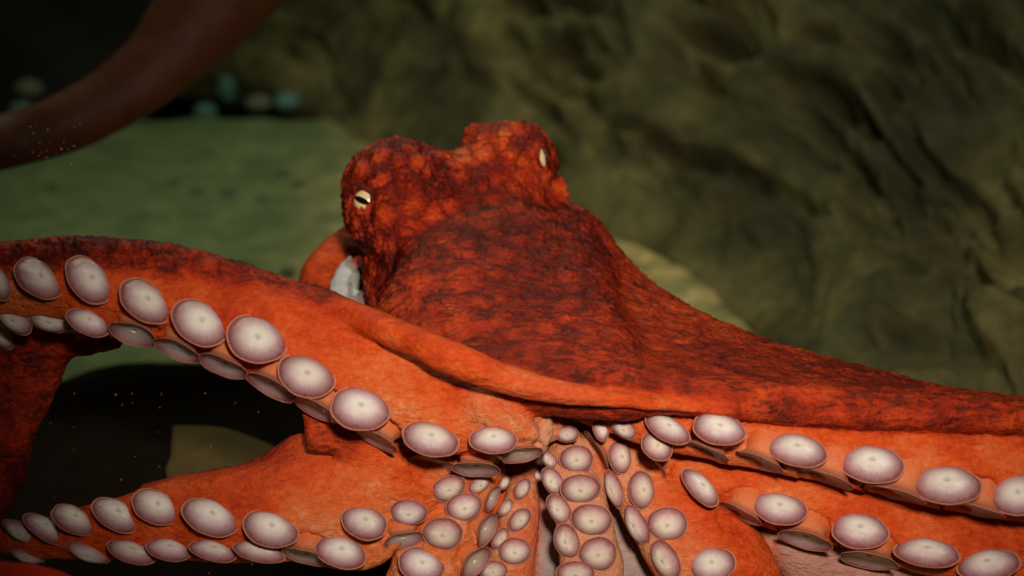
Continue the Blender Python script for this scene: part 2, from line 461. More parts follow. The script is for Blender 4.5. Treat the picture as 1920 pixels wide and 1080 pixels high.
# ================================================================== THE OCTOPUS
HGRID = .003
X0, X1, Y0, Y1, Z0, Z1 = -.60, .60, 1.24, 1.95, -.385, .205
NX, NY, NZ = int((X1 - X0) / HGRID), int((Y1 - Y0) / HGRID), int((Z1 - Z0) / HGRID)
ORG = np.array([X0, Y0, Z0])
FIELD = np.full((NX, NY, NZ), .2, np.float32)
ATT = [np.zeros((NX, NY, NZ), np.float16) for _ in range(3)]      # pale, wart, grey
AX = [X0 + HGRID * np.arange(NX, dtype=np.float32), Y0 + HGRID * np.arange(NY, dtype=np.float32), Z0 + HGRID * np.arange(NZ, dtype=np.float32)]
def box_idx(lo, hi):
    a = np.clip(np.floor((lo - ORG) / HGRID).astype(int), 0, [NX, NY, NZ])
    b = np.clip(np.ceil((hi - ORG) / HGRID).astype(int) + 1, 0, [NX, NY, NZ])
    return a, b
def sweep(pts, k=.01, flat=.7, att=(.5, 0, 0), n=None, carve=False):
    """tapered tube through (px, py, depth, half width px[, pale, wart, grey]) blended into the field"""
    pts = np.array([list(p) + list(att[len(p) - 4:]) if len(p) < 7 else list(p) for p in pts], float)
    C = []
    for p in pts:
        q = L(p[0], p[1], p[2]); C.append([*q, p[3] * KPX * (DREF + p[2]), p[4], p[5], p[6]])
    C = np.array(C)
    if len(C) == 1: C = np.vstack([C, C + np.array([1e-4, 0, 0, 0, 0, 0, 0])])
    if n is None:
        ln = np.linalg.norm(np.diff(C[:, :3], axis=0), axis=1).sum()
        n = max(2, min(60, int(ln / .012) + 2))
    S = catmull(C, n) if len(C) > 2 else np.array([C[0] * (1 - u) + C[-1] * u for u in np.linspace(0, 1, n)])
    r = np.maximum(S[:, 3], .002)
    mg = k + 3 * HGRID
    lo = (S[:, :3] - r[:, None]).min(0) - mg; hi = (S[:, :3] + r[:, None]).max(0) + mg
    a, b = box_idx(lo, hi)
    if np.any(b <= a): return
    loc = np.full(tuple(b - a), .2, np.float32)
    la = [np.zeros(tuple(b - a), np.float32) for _ in range(3)]
    for i in range(len(S) - 1):
        p, q = S[i, :3], S[i + 1, :3]; r0, r1 = r[i], r[i + 1]; rm = max(r0, r1) + mg
        c, d = box_idx(np.minimum(p, q) - rm, np.maximum(p, q) + rm)
        c = np.maximum(c, a); d = np.minimum(d, b)
        if np.any(d <= c): continue
        x = AX[0][c[0]:d[0], None, None] - p[0]; y = (AX[1][None, c[1]:d[1], None] - p[1]) / flat; z = AX[2][None, None, c[2]:d[2]] - p[2]
        v = q - p; v1 = v[1] / flat
        dd = v[0] ** 2 + v1 ** 2 + v[2] ** 2 + 1e-12
        h = np.clip((x * v[0] + y * v1 + z * v[2]) / dd, 0, 1).astype(np.float32)
        ds = np.sqrt((x - h * v[0]) ** 2 + (y - h * v1) ** 2 + (z - h * v[2]) ** 2) - (r0 + (r1 - r0) * h)
        sl = tuple(slice(c[j] - a[j], d[j] - a[j]) for j in range(3))
        m = ds < loc[sl]
        loc[sl] = np.where(m, ds, loc[sl])
        for j in range(3):
            la[j][sl] = np.where(m, S[i, 4 + j] + (S[i + 1, 4 + j] - S[i, 4 + j]) * h, la[j][sl])
    sl = tuple(slice(a[j], b[j]) for j in range(3))
    F = FIELD[sl]
    if carve:
        h = np.clip(.5 - .5 * (F + loc) / k, 0, 1)
        FIELD[sl] = F * (1 - h) - loc * h + k * h * (1 - h)
        return
    h = np.clip(.5 + .5 * (F - loc) / k, 0, 1)
    FIELD[sl] = F * (1 - h) + loc * h - k * h * (1 - h)
    for j in range(3):
        A = ATT[j][sl]; ATT[j][sl] = A * (1 - h) + la[j] * h
def lerp(A, B, u): return [x * (1 - u) + y * u for x, y in zip(A, B)]
def ruled(A, B, n, bulge, ra, rb, att_a, att_b, k=.012, flat=.8, m=7):
    A = catmull(A, n); B = catmull(B, n)
    for i in range(n):
        row = []
        for u in np.linspace(0, 1, m):
            p = A[i] * (1 - u) + B[i] * u
            bl = bulge * 4 * u * (1 - u)
            row.append([p[0], p[1], p[2] - bl, ra * (1 - u) + rb * u] + lerp(att_a, att_b, u))
        sweep(row, k, flat)

# attribute triples: pale, wart, grey
HEAD, DARK, WEB, MID, ORAL, PINK, GREYW = (.40, 1, 0), (.17, .58, 0), (.40, .38, 0), (.42, .2, 0), (.62, 0, 0), (.86, 0, .15), (.7, 0, .95)
# mantle hanging behind the head, its bulge and pale opening
sweep([(745, 565, .42, 172)], .01, .8, (.42, .05, 0))
sweep([(790, 640, .40, 150), (900, 640, .38, 130)], .02, .8, (.3, .1, 0))
sweep([(640, 470, .34, 34), (605, 520, .32, 42), (590, 580, .31, 40)], .02, .8, (.50, .05, 0))
sweep([(656, 486, .262, 9), (650, 520, .25, 24), (650, 560, .24, 36), (656, 620, .24, 44)], .004, .5, (.8, 0, 1))
sweep([(684, 515, .235, 9), (686, 560, .235, 14), (680, 620, .235, 22)], .003, .6, (.8, 0, 1))
sweep([(668, 488, .25, 10), (690, 500, .235, 12), (703, 530, .225, 14)], .008, .7, (.4, .2, 0))
# head
sweep([(765, 378, .235, 108)], .02, .95, HEAD)
sweep([(715, 345, .235, 66)], .03, .9, HEAD)
sweep([(738, 300, .24, 30)], .02, .9, HEAD)
sweep([(742, 282, .24, 15)], .012, .9, HEAD)
sweep([(700, 410, .205, 48), (760, 440, .19, 60)], .025, .9, (.44, .9, 0))
sweep([(955, 332, .275, 90)], .02, .95, HEAD)
sweep([(925, 280, .275, 42), (985, 280, .28, 44)], .025, .9, HEAD)
sweep([(888, 250, .275, 17)], .012, .9, HEAD)
sweep([(860, 400, .265, 108)], .03, .95, HEAD)
sweep([(1000, 400, .28, 62), (1040, 415, .28, 34)], .02, .9, (.42, .8, 0))
sweep([(905, 470, .25, 120), (960, 520, .22, 140)], .04, .9, DARK)
sweep([(790, 530, .22, 96), (830, 600, .18, 110)], .03, .9, (.26, .8, 0))
sweep([(713, 500, .215, 22), (712, 560, .20, 22)], .02, .9, (.55, .6, 0))
sweep([(1040, 385, .285, 22), (1062, 412, .28, 24), (1085, 432, .275, 20)], .01, .9, (.58, .9, 0))
# frill of skin on the far side of the head
for q in ((1050, 345, 9), (1057, 366, 8), (1054, 388, 9), (1072, 408, 9), (1092, 418, 10), (1104, 434, 9), (1112, 452, 8)):
    sweep([(q[0], q[1], .262, q[2] + 3)], .006, 1, (.6, .6, 0))
# tent of web between the head, the right arm and the lip
SIL = [(1060, 425, .275), (1110, 462, .26), (1240, 582, .21), (1390, 652, .165), (1590, 712, .115), (1790, 760, .07), (1990, 792, .045)]
LIP = [(760, 640, .07), (850, 684, .035), (960, 722, .0), (1100, 738, -.02), (1320, 752, -.025), (1600, 772, -.02), (1990, 788, -.01)]
ruled(SIL, LIP, 46, .035, 24, 17, list(WEB), [.46, .20, 0], .022)
NK = [(820, 500, .18), (880, 480, .19), (940, 480, .2), (1000, 470, .23), (1060, 470, .25)]
LP2 = [(720, 610, .10), (800, 660, .05), (900, 700, .02), (1020, 725, -.005), (1180, 740, -.02)]
ruled(NK, LP2, 18, .02, 50, 24, list(DARK), [.40, .35, 0], .03)
# the lip: a thick roll of skin crossing from the left arm's back to the right arm
sweep([(470, 526, .04, 14, .45, .2, 0), (590, 563, .01, 22, .48, .1, 0), (714, 614, -.022, 27, .55, .05, 0), (800, 650, -.040, 29, .62, 0, 0), (880, 686, -.048, 30, .66, 0, 0),
       (960, 715, -.042, 28, .7, 0, .03), (1060, 737, -.047, 23, .70, 0, .05), (1160, 750, -.045, 16, .66, 0, 0), (1260, 760, -.04, 10, .62, 0, 0), (1400, 768, -.032, 7, .5, 0, 0)], .006, .9)
# left upper arm
sweep([(-120, 560, .03, 60), (-40, 535, .025, 66), (40, 525, .02, 70), (120, 524, .015, 74), (200, 532, .01, 78), (300, 560, .005, 86), (400, 588, .0, 90), (500, 620, 0, 94),
       (600, 672, .0, 86), (700, 716, .0, 82), (800, 758, .002, 78), (880, 778, .008, 82), (960, 796, .02, 58), (1025, 795, .035, 36)], .012, .62, ORAL)
sweep([(-120, 500, .012, 30), (0, 487, .006, 28), (110, 476, .002, 28), (240, 480, .0, 30), (340, 494, -.002, 30), (450, 524, -.002, 28), (540, 556, .0, 24), (620, 585, .01, 18)], .016, .9, (.20, .75, 0))
sweep([(905, 762, -.015, 34), (950, 790, -.01, 34), (985, 812, -.005, 26)], .012, .8, (.74, 0, .05))
sweep([(1000, 770, .01, 22), (1020, 800, .01, 20), (1012, 835, .01, 16)], .008, .8, (.82, 0, .2))
# flap below the left upper arm
ruled([(575, 770, .015), (640, 800, .015), (710, 830, .02)], [(580, 838, .01), (630, 842, .015), (715, 850, .03)], 10, .0, 9, 7, [.5, .1, 0], [.42, .1, 0], .008)
# arm curling down at the far left
sweep([(-60, 600, .12, 90), (60, 640, .12, 70), (40, 720, .13, 66), (0, 800, .14, 66), (-14, 880, .15, 62), (-50, 960, .16, 55), (-90, 1040, .17, 50)], .012, .7, (.30, .2, 0))
sweep([(60, 620, .10, 40), (150, 640, .10, 30), (215, 640, .10, 16)], .03, .7, (.32, .2, 0))
# right upper arm
sweep([(1080, 772, .035, 16), (1150, 784, .02, 30), (1250, 800, .005, 44), (1350, 813, .0, 52), (1500, 832, .0, 62), (1650, 857, .0, 70), (1800, 880, .0, 80), (1990, 905, .0, 86)], .010, .62, (.60, 0, 0))
# right second arm
sweep([(1130, 830, .06, 16), (1210, 862, .05, 36), (1310, 898, .04, 50), (1460, 932, .035, 60), (1610, 970, .035, 64), (1740, 1008, .035, 68), (1900, 1045, .035, 72), (2000, 1065, .035, 74)], .008, .62, (.58, 0, 0))
# grey fold under it
ruled([(1440, 990, .07), (1520, 1010, .065), (1640, 1050, .06), (1800, 1090, .06)], [(1480, 1060, .085), (1520, 1110, .085), (1600, 1160, .085), (1750, 1180, .085)], 12, .01, 18, 16, [.72, 0, .55], [.7, 0, .5], .015)
sweep([(1330, 920, .13, 60), (1420, 990, .13, 70), (1500, 1060, .13, 60)], .01, .6, (.35, .1, 0))
# right lower arm with its broad flank
sweep([(1120, 805, .075, 22), (1165, 850, .065, 40), (1225, 905, .06, 62), (1280, 965, .055, 84), (1325, 1035, .05, 100), (1360, 1110, .05, 112), (1390, 1230, .05, 118)], .008, .6, (.56, 0, 0))
sweep([(1130, 830, .062, 22), (1170, 900, .050, 34), (1215, 975, .040, 42), (1275, 1060, .032, 50), (1320, 1150, .032, 52)], .02, .7, (.78, 0, .08))
# middle arm
sweep([(1058, 800, .075, 26), (1068, 860, .06, 44), (1082, 920, .05, 50), (1094, 980, .04, 54), (1106, 1040, .035, 58), (1118, 1120, .035, 60), (1130, 1230, .035, 60)], .006, .62, (.90, 0, .12))
# small arm left of it
sweep([(985, 880, .12, 22), (980, 930, .10, 34), (968, 1000, .09, 42), (955, 1070, .085, 48), (945, 1200, .085, 50)], .006, .62, (.74, 0, .10))
sweep([(1010, 790, .11, 50), (1080, 785, .11, 50), (1150, 800, .10, 40)], .01, .6, (.5, .3, .1))
ruled([(905, 900, .12), (975, 900, .13)], [(860, 1230, .10), (960, 1230, .10)], 8, .0, 24, 26, [.5, .1, 0], [.6, 0, 0], .012)
# grey webs between the arms
ruled([(1000, 880, .13), (1020, 900, .125), (1050, 900, .12)], [(990, 1150, .09), (1020, 1150, .09), (1060, 1150, .09)], 8, .0, 20, 20, [.7, 0, .85], [.7, 0, .9], .012)
ruled([(1120, 860, .11), (1150, 880, .11)], [(1180, 1150, .085), (1240, 1150, .085)], 8, .0, 20, 22, [.75, 0, .6], [.6, 0, .8], .012)
# left lower arms
sweep([(930, 880, .08, 22), (885, 920, .065, 46), (850, 985, .055, 62), (822, 1045, .05, 74), (795, 1120, .05, 82), (770, 1230, .05, 86)], .008, .62, (.62, 0, 0))
sweep([(920, 862, .06, 18), (850, 885, .05, 40), (760, 912, .045, 68), (660, 935, .04, 90), (560, 952, .035, 96), (450, 964, .035, 86), (350, 974, .04, 74), (250, 988, .045, 60), (150, 1002, .055, 46), (60, 1012, .07, 32), (-40, 1016, .09, 22)], .008, .55, (.58, 0, 0))
sweep([(800, 868, .035, 34), (720, 880, .03, 46), (640, 880, .04, 46), (580, 870, .05, 40)], .03, .6, (.66, 0, 0))
sweep([(560, 850, .06, 34), (470, 892, .055, 26), (380, 905, .055, 20), (280, 925, .06, 16)], .02, .7, (.36, .2, 0))
sweep([(740, 1000, .03, 20), (690, 1040, .03, 26), (600, 1030, .035, 26)], .02, .7, (.6, 0, 0))
sweep([(668, 504, .240, 8), (672, 524, .238, 17), (664, 552, .238, 9)], .003, 1.5, carve=True)
# ---- surface nets
def surface_nets():
    sg = FIELD < 0
    cnt = np.zeros((NX - 1, NY - 1, NZ - 1), np.uint8)
    for a in (0, 1):
        for b in (0, 1):
            for c in (0, 1):
                cnt += sg[a:NX - 1 + a, b:NY - 1 + b, c:NZ - 1 + c]
    act = (cnt > 0) & (cnt < 8)
    ii = np.argwhere(act)
    idx = np.full(act.shape, -1, np.int32); idx[act] = np.arange(len(ii))
    acc = np.zeros((len(ii), 3)); num = np.zeros(len(ii))
    cor = [(a, b, c) for a in (0, 1) for b in (0, 1) for c in (0, 1)]
    for p in cor:
        for ax in range(3):
            if p[ax]: continue
            q = list(p); q[ax] = 1
            f0 = FIELD[ii[:, 0] + p[0], ii[:, 1] + p[1], ii[:, 2] + p[2]]; f1 = FIELD[ii[:, 0] + q[0], ii[:, 1] + q[1], ii[:, 2] + q[2]]
            m = (f0 < 0) != (f1 < 0)
            t = np.where(m, f0 / np.where(m, f0 - f1, 1), 0)
            pos = np.array(p, float)[None, :] + np.zeros((len(ii), 3)); pos[:, ax] += t
            acc += pos * m[:, None]; num += m
    V = ORG + (ii + acc / num[:, None]) * HGRID
    faces = []
    for ax in range(3):
        u, v = (ax + 1) % 3, (ax + 2) % 3
        s0 = [slice(1, n - 1) for n in (NX, NY, NZ)]; s1 = list(s0)
        s0[ax] = slice(0, (NX, NY, NZ)[ax] - 1); s1[ax] = slice(1, (NX, NY, NZ)[ax])
        A, B = sg[tuple(s0)], sg[tuple(s1)]
        e = np.argwhere(A != B)
        off = np.array([1, 1, 1]); off[ax] = 0
        g = e + off
        inside = A[e[:, 0], e[:, 1], e[:, 2]]
        du = np.zeros(3, int); du[u] = 1; dv = np.zeros(3, int); dv[v] = 1
        c = [g - du - dv, g - dv, g, g - du]
        f = np.stack([idx[k[:, 0], k[:, 1], k[:, 2]] for k in c], 1)
        f = np.where(inside[:, None], f, f[:, ::-1])
        faces.append(f[(f >= 0).all(1)])
    F = np.vstack(faces)
    at = [A[ii[:, 0], ii[:, 1], ii[:, 2]].astype(np.float32) for A in ATT]
    return V, F, at
V, F, AT = surface_nets()
E = np.vstack([F[:, [0, 1]], F[:, [1, 2]], F[:, [2, 3]], F[:, [3, 0]]])
def smooth_pass(x, lam):
    s = np.zeros_like(x); c = np.zeros(len(x))
    for a, b in ((0, 1), (1, 0)):
        for k in range(x.shape[1]): s[:, k] += np.bincount(E[:, a], weights=x[E[:, b], k], minlength=len(x))
        c += np.bincount(E[:, a], minlength=len(x))
    return x + lam * (s / np.maximum(c, 1)[:, None] - x)
for _ in range(3):
    V = smooth_pass(V, .6); V = smooth_pass(V, -.55)
At = np.stack(AT, 1)
for _ in range(4): At = smooth_pass(At, .7)
def normals(V):
    n = np.cross(V[F[:, 2]] - V[F[:, 0]], V[F[:, 3]] - V[F[:, 1]])
    N = np.zeros_like(V)
    for c in range(4):
        for k in range(3): N[:, k] += np.bincount(F[:, c], weights=n[:, k], minlength=len(V))
    return N / np.maximum(np.linalg.norm(N, axis=1), 1e-12)[:, None]
N = normals(V)
pale, wart, grey = At.T.copy()
hubd = np.linalg.norm((V - L(1040, 850, .04)) / np.array([1.25, 1, 1]), axis=1)
pale = pale + .17 * np.exp(-(hubd / .17) ** 2) * np.clip((pale - .50) / .08, 0, 1)
wp = V + np.stack([fbm(V * 30, 71, 2), fbm(V * 30, 72, 2), fbm(V * 30, 73, 2)], 1) * .012
w1, w2, wid = worley(wp * np.array([44, 44, 52]), 81)
edge = np.clip((w2 - w1), 0, 1)
cellh = np.clip(edge / .35, 0, 1); cellh = cellh * cellh * (3 - 2 * cellh)
u1, u2, uid = worley(wp * 118, 83)
wmod = np.clip(.55 + 1.6 * fbm(V * 16, 95, 2), .2, 1)
disp = wart * wmod * (cellh * .0020 * (.2 + wid * 1.4) + np.clip((u2 - u1) / .35, 0, 1) * .0010 - .001)
disp += np.clip(wart * 2.2, 0, 1) * (np.clip((u2 - u1) / .4, 0, 1) - .4) * .0022
stq = np.stack([V[:, 0] * .97 - V[:, 2] * .24, V[:, 1], V[:, 0] * .24 + V[:, 2] * .97], 1)
disp += fbm(stq * np.array([14, 60, 60]), 91, 3) * .0040 * (1 - .6 * wart) + fbm(V * 11, 93, 2) * .006 * (1 - grey)
V = V + N * disp[:, None]
EDGE = edge; CELL = wid

ROOT_W = Vector((0.05, 1.42, 0.0))
octopus = bpy.data.objects.new('octopus', None); COL.objects.link(octopus)
octopus.location = ROOT_W
tag(octopus, 'large red octopus with spread arms and rows of pale suckers facing out', 'octopus')
Rm = np.array(ROT)
Vw = V @ Rm.T + np.array(CAMV)
me = bpy.data.meshes.new('body')
me.vertices.add(len(Vw)); me.vertices.foreach_set('co', (Vw - np.array(ROOT_W)).astype(np.float32).ravel())
me.loops.add(len(F) * 4); me.loops.foreach_set('vertex_index', F.astype(np.int32).ravel())
me.polygons.add(len(F)); me.polygons.foreach_set('loop_start', np.arange(0, len(F) * 4, 4, dtype=np.int32))
me.update(calc_edges=True); me.validate()
me.polygons.foreach_set('use_smooth', np.ones(len(me.polygons), bool))
me.materials.append(SKIN)
for nm, ar in (('pale', pale), ('wart', wart), ('grey', grey), ('edge', EDGE), ('cell', CELL)): add_attr(me, nm, ar)
body = bpy.data.objects.new('body', me); COL.objects.link(body); body.parent = octopus
print('body verts', len(Vw), 'faces', len(F))
BVH = BVHTree.FromPolygons([tuple(v) for v in V], [tuple(f) for f in F])   # in local coordinates

def cast(px, py):
    d = Vector(L(px, py, 0)); d.normalize()
    h = BVH.ray_cast(Vector((0, 0, 0)), d)
    return h[0], h[1]

# ---- suckers
def lathe(profile, n=44, wob=0.0, seed=0, oval=1.0):
    V = []; ph0 = random.Random(seed).uniform(0, 6.28); R = random.Random(seed + 5)
    a3, a5, p3, p5 = R.uniform(.4, 1), R.uniform(.2, .7), R.uniform(0, 6.28), R.uniform(0, 6.28)
    for r, z in profile:
        for j in range(n):
            a = 2 * math.pi * j / n
            w = 1 + wob * (a3 * math.cos(2 * a + ph0) + a3 * .7 * math.cos(3 * a + p3) + a5 * .5 * math.cos(7 * a + p5)) * r
            zz = z + wob * .8 * r * r * (a5 * math.cos(3 * a + p5) + .4 * math.cos(5 * a + p3))
            V.append((r * w * math.cos(a), r * w * math.sin(a), zz))
    return V, grid_faces(len(profile), n, True)
NECK_P = [(.80, -1.6), (.74, -1.0), (.70, -.75), (.69, -.5), (.72, -.34), (.79, -.22), (.87, -.12), (.965, -.05), (1.02, 0), (1.045, .025), (1.04, .045), (1.02, .05), (.99, .035), (.975, .0), (.95, -.03)]
DOME_P = [(.965, .00), (.955, .04), (.92, .10), (.83, .185), (.69, .265), (.53, .325), (.37, .355), (.23, .365), (.14, .363), (.112, .358), (.098, .348), (.08, .342), (.045, .338), (.002, .337)]
CUP_P = [(.935, .025), (.90, .01), (.83, -.03), (.70, -.085), (.54, -.13), (.38, -.15), (.24, -.155), (.16, -.16), (.12, -.18), (.09, -.23), (.05, -.27), (.002, -.28)]
CUPNECK = [(1.05, -1.5), (.95, -1.1), (.84, -.8)] + NECK_P[3:]
variants = []
for s in range(6):
    dome = []
    for kind in (DOME_P, CUP_P):
        nv, nf = lathe(NECK_P if kind is DOME_P else CUPNECK, 44, .042, 100 + s); fv, ff = lathe(kind, 44, .042, 100 + s)
        mn = bpy.data.meshes.new('sucker'); mn.from_pydata(nv, [], nf); mf = bpy.data.meshes.new('sucker_face'); mf.from_pydata(fv, [], ff)
        for m_, mt in ((mn, NECK), (mf, FACE)):
            m_.polygons.foreach_set('use_smooth', [True] * len(m_.polygons)); m_.materials.append(mt)
        dome.append((mn, mf))
    variants.append(dome)
# centre x, y, half length, half width (photo pixels), turn of the long axis (clockwise degrees), side the face leans to (0 dome / 1 cup)
SUCK = [
 # left upper arm, upper row
 (-10,526,42,26,60,1,0),(72,522,48,32,42,1,0),(167,525,52,37,48,1,0),(273,565,52,38,38,1,0),(375,605,53,42,33,1,0),(481,636,55,47,25,1,0),
 (574,705,54,42,18,1,0),(675,766,56,41,15,1,0),(807,823,52,33,14,1,0),(925,825,43,27,2,1,0),(979,853,38,14,-12,1,1),
 # left upper arm, lower row
 (4,628,30,18,60,1,0),(26,597,38,24,38,1,0),(93,599,40,24,22,1,0),(165,605,42,24,24,1,0),(249,627,43,20,20,1,1),(332,657,46,17,24,1,1),(418,687,48,18,24,1,1),
 (507,726,48,16,28,1,1),(593,768,46,13,30,1,1),(706,824,45,12,30,1,1),(811,869,40,13,12,1,1),(893,880,43,14,4,1,1),
 # left lower arm
 (38,996,34,16,35,1,0),(82,991,42,20,35,1,0),(137,975,45,24,32,1,0),(218,966,47,29,28,1,0),(293,951,47,33,25,1,0),(395,970,53,35,22,1,0),(507,992,51,35,20,1,0),
 (639,1035,46,31,14,1,0),(683,980,46,31,20,1,0),(766,961,36,26,3,1,0),(757,1013,36,15,-12,1,1),
 (51,1042,30,10,20,1,0),(166,1035,40,17,22,1,0),(246,1036,44,20,18,1,0),(317,1031,42,20,12,1,0),(399,1034,45,19,14,1,0),(485,1036,46,18,14,1,0),(572,1044,42,13,16,1,1),
 # left arm pointing down
 (841,916,32,25,-20,1,0),(870,951,34,28,-15,1,0),(830,1001,39,31,10,1,0),(790,1059,42,33,15,1,0),(899,908,24,15,-40,1,0),(924,935,24,10,-65,1,1),(914,993,32,15,-65,1,1),(893,1055,34,19,-50,1,1),
 # small arm
 (945,905,15,11,-60,1,0),(948,952,18,12,-55,1,0),(938,1010,21,14,-55,1,0),(1010,893,13,9,60,1,0),(979,917,22,15,-60,1,0),(974,975,24,18,-50,1,0),(965,1034,30,25,0,1,0),(924,1070,28,20,0,1,0),
 # middle arm
 (1063,814,22,17,0,1,0),(1081,861,32,28,0,1,0),(1088,917,36,29,0,1,0),(1109,975,36,31,0,1,0),(1121,1039,37,33,0,1,0),(1079,1074,34,22,0,1,0),
 (1036,902,28,20,60,1,0),(1030,862,18,13,50,1,0),(1048,955,29,21,60,1,0),(1063,1015,33,25,65,1,0),
 # right lower arm
 (1127,806,22,15,80,-1,0),(1163,857,30,23,80,-1,0),(1203,919,36,27,85,-1,0),(1251,983,37,34,0,1,0),(1334,1058,42,36,0,1,0),
 (1152,917,36,16,70,1,0),(1194,984,40,19,65,1,0),(1247,1050,40,25,60,1,0),(1231,837,31,26,40,-1,0),(1170,804,25,17,35,1,0),(1119,845,40,8,60,1,1),
 # right upper arm
 (1251,804,43,23,28,1,0),(1348,804,50,31,14,1,0),(1494,844,53,31,10,1,0),(1635,870,58,38,6,1,0),(1775,909,60,38,4,1,0),(1908,927,50,44,0,1,0),
 (1326,846,42,9,22,1,1),(1423,866,48,11,22,1,1),(1550,896,50,10,20,1,1),(1681,926,55,9,16,1,1),(1828,956,52,9,12,1,1),
 # right second arm
 (1313,914,43,23,48,1,0),(1461,953,50,32,8,1,0),(1612,995,55,35,8,1,0),(1738,1037,58,28,4,1,0),(1853,1060,55,32,-10,1,0),
 (1230,872,26,7,50,1,1),(1388,963,42,10,28,1,1),(1510,1013,48,16,12,1,1),(1629,1051,52,14,10,1,1),
]
BASES = []; FWD_L = (0, 1, 0)
for i, (cx, cy, a, b, ang, sd, cup) in enumerate(SUCK):
    th = math.radians(ang)
    if not cup and a > 40: sd = -sd
    jit = random.uniform(.97, 1.03); a *= jit; b *= jit; ang_j = random.uniform(-5, 5)
    mi = np.array([-math.sin(th), math.cos(th)]) * sd                 # minor axis in the image, pointing the way the face leans (y down)
    ma = np.array([math.cos(th), math.sin(th)])
    if cup: ct = max(.12, b / a * .95)
    else: ct = min(.985, max(.45, math.sqrt(b / a)) ** .65)
    sy = min(1.0, .94 * b / (a * ct)); stl = math.sqrt(1 - ct * ct)           # squeezed oval of the cup itself
    VR = Vector((0, 1, 0)).rotation_difference(Vector(L(cx, cy, 0))).to_matrix()      # tilt is seen along the ray, not the axis
    n = VR @ Vector((mi[0] * stl, -ct, -mi[1] * stl)); n.normalize()
    if cup:
        bx, by = cx - mi[0] * a * .5 * stl, cy - mi[1] * a * .5 * stl
        hit, hn = cast(bx, by)
        if hit is None: hit = BVH.find_nearest(Vector(L(bx, by, .0)))[0]
        cdep = hit.y - a * KPX * hit.y * .42 * ct
    else:
        need = []                                                       # keep the whole rim just clear of the skin behind it
        for q in range(12):
            for rr_ in (.95, .5):
                w = 2 * math.pi * q / 12
                pa, pb = math.cos(w) * a * rr_, math.sin(w) * b * rr_
                hit, hn = cast(cx + ma[0] * pa + mi[0] * pb, cy + ma[1] * pa + mi[1] * pb)
                if hit is None: continue
                off = (pb / b) * a * sy * stl * KPX * hit.y                # that rim point lies this much deeper than the centre
                need.append(hit.y - off)
        if not need: need = [BVH.find_nearest(Vector(L(cx, cy, .0)))[0].y]
        need.sort()
        cdep = need[int(len(need) * .10)] - .05 * a * KPX * DREF
        cdep = max(cdep, need[len(need) // 2] - 3.0 * a * KPX * DREF)
    rad = a * KPX * cdep
    BASES.append((cx, cy, a, b, cup, rad, np.array(L(cx, cy, cdep - DREF)), np.array(n)))
    C = Vector(L(cx, cy, cdep - DREF))
    xa = VR @ Vector((math.cos(th), 0, -math.sin(th)))
    xa = (xa - n * xa.dot(n)).normalized(); ya = n.cross(xa)
    Rl = Matrix((xa, ya, n)).transposed()
    spin = Matrix.Rotation(random.choice((0, math.pi)), 3, 'Z')
    Q = ROT @ Rl @ spin
    back = -(ROT @ (VR @ Vector((0, 1, 0)))); nw = ROT @ n             # the neck leads back into the arm
    zc = (back * 1.0 if not cup else (back * .45 + nw * .75))
    mn, mf = variants[i % 6][cup]
    o = bpy.data.objects.new('sucker', mn); COL.objects.link(o); o.parent = octopus
    sx = random.uniform(.97, 1.03)
    A3 = Q @ Matrix.Diagonal((rad * sx, rad * (1 if cup else sy), rad))
    for r_ in range(3): A3[r_][2] = zc[r_] * rad
    o.matrix_parent_inverse = Matrix.Translation(loc2world(C) - ROOT_W) @ A3.to_4x4()
    f = bpy.data.objects.new('sucker_face', mf); COL.objects.link(f); f.parent = o
    B3 = Q @ Matrix.Diagonal((rad * sx, rad * (1 if cup else sy), rad))
    f.matrix_parent_inverse = (A3.inverted() @ B3).to_4x4()               # the face itself stays square to its axis
    if 790 < cx < 1290 and cy > 800 and a < 42: f.color = (1.0, .92, .84, 1)
# the skin swells up and grows paler round the foot of each sucker
V2 = V.copy(); pale2 = pale.copy()
cupc = [(q[6], q[5]) for q in BASES if q[4]]
for (cx, cy, a, b, cup, rad, C, n) in BASES:
    foot = C - n * rad * (.9 if cup else .25) + np.array([0, rad * .35, 0])
    d = np.linalg.norm(V - foot, axis=1)
    m = d < rad * 2.6
    if not m.any(): continue
    w = np.exp(-(d[m] / (rad * 1.05)) ** 2)
    to = foot - V[m]; ln = np.linalg.norm(to, axis=1)[:, None] + 1e-6
    side = np.clip((N[m] * (-np.array(FWD_L))).sum(1), 0, 1)
    V2[m] += N[m] * (w * rad * (0 if cup else .20) * side)[:, None]
    ring = np.exp(-((d[m] - rad * .9) / (rad * .7)) ** 2)
    pale2[m] += .07 * ring * np.clip((pale[m] - .48) / .1, 0, 1)
for C, r_ in cupc:                                                        # leave the hollow of each side cup free
    m = np.linalg.norm(V - C, axis=1) < r_ * 1.15
    V2[m] = V[m] + np.array([0, r_ * .22, 0])
V2 += N * (fbm(V2 * np.array([55, 90, 90]), 191, 3) * .0030 * np.clip((pale - .5) / .1, 0, 1))[:, None]   # slack wrinkles between the suckers
me.vertices.foreach_set('co', (V2 @ Rm.T + np.array(CAMV) - np.array(ROOT_W)).astype(np.float32).ravel())
me.attributes['pale'].data.foreach_set('value', np.clip(np.minimum(pale2, pale + .09), 0, 1).astype(np.float32))
me.update()
print('suckers', len(SUCK))

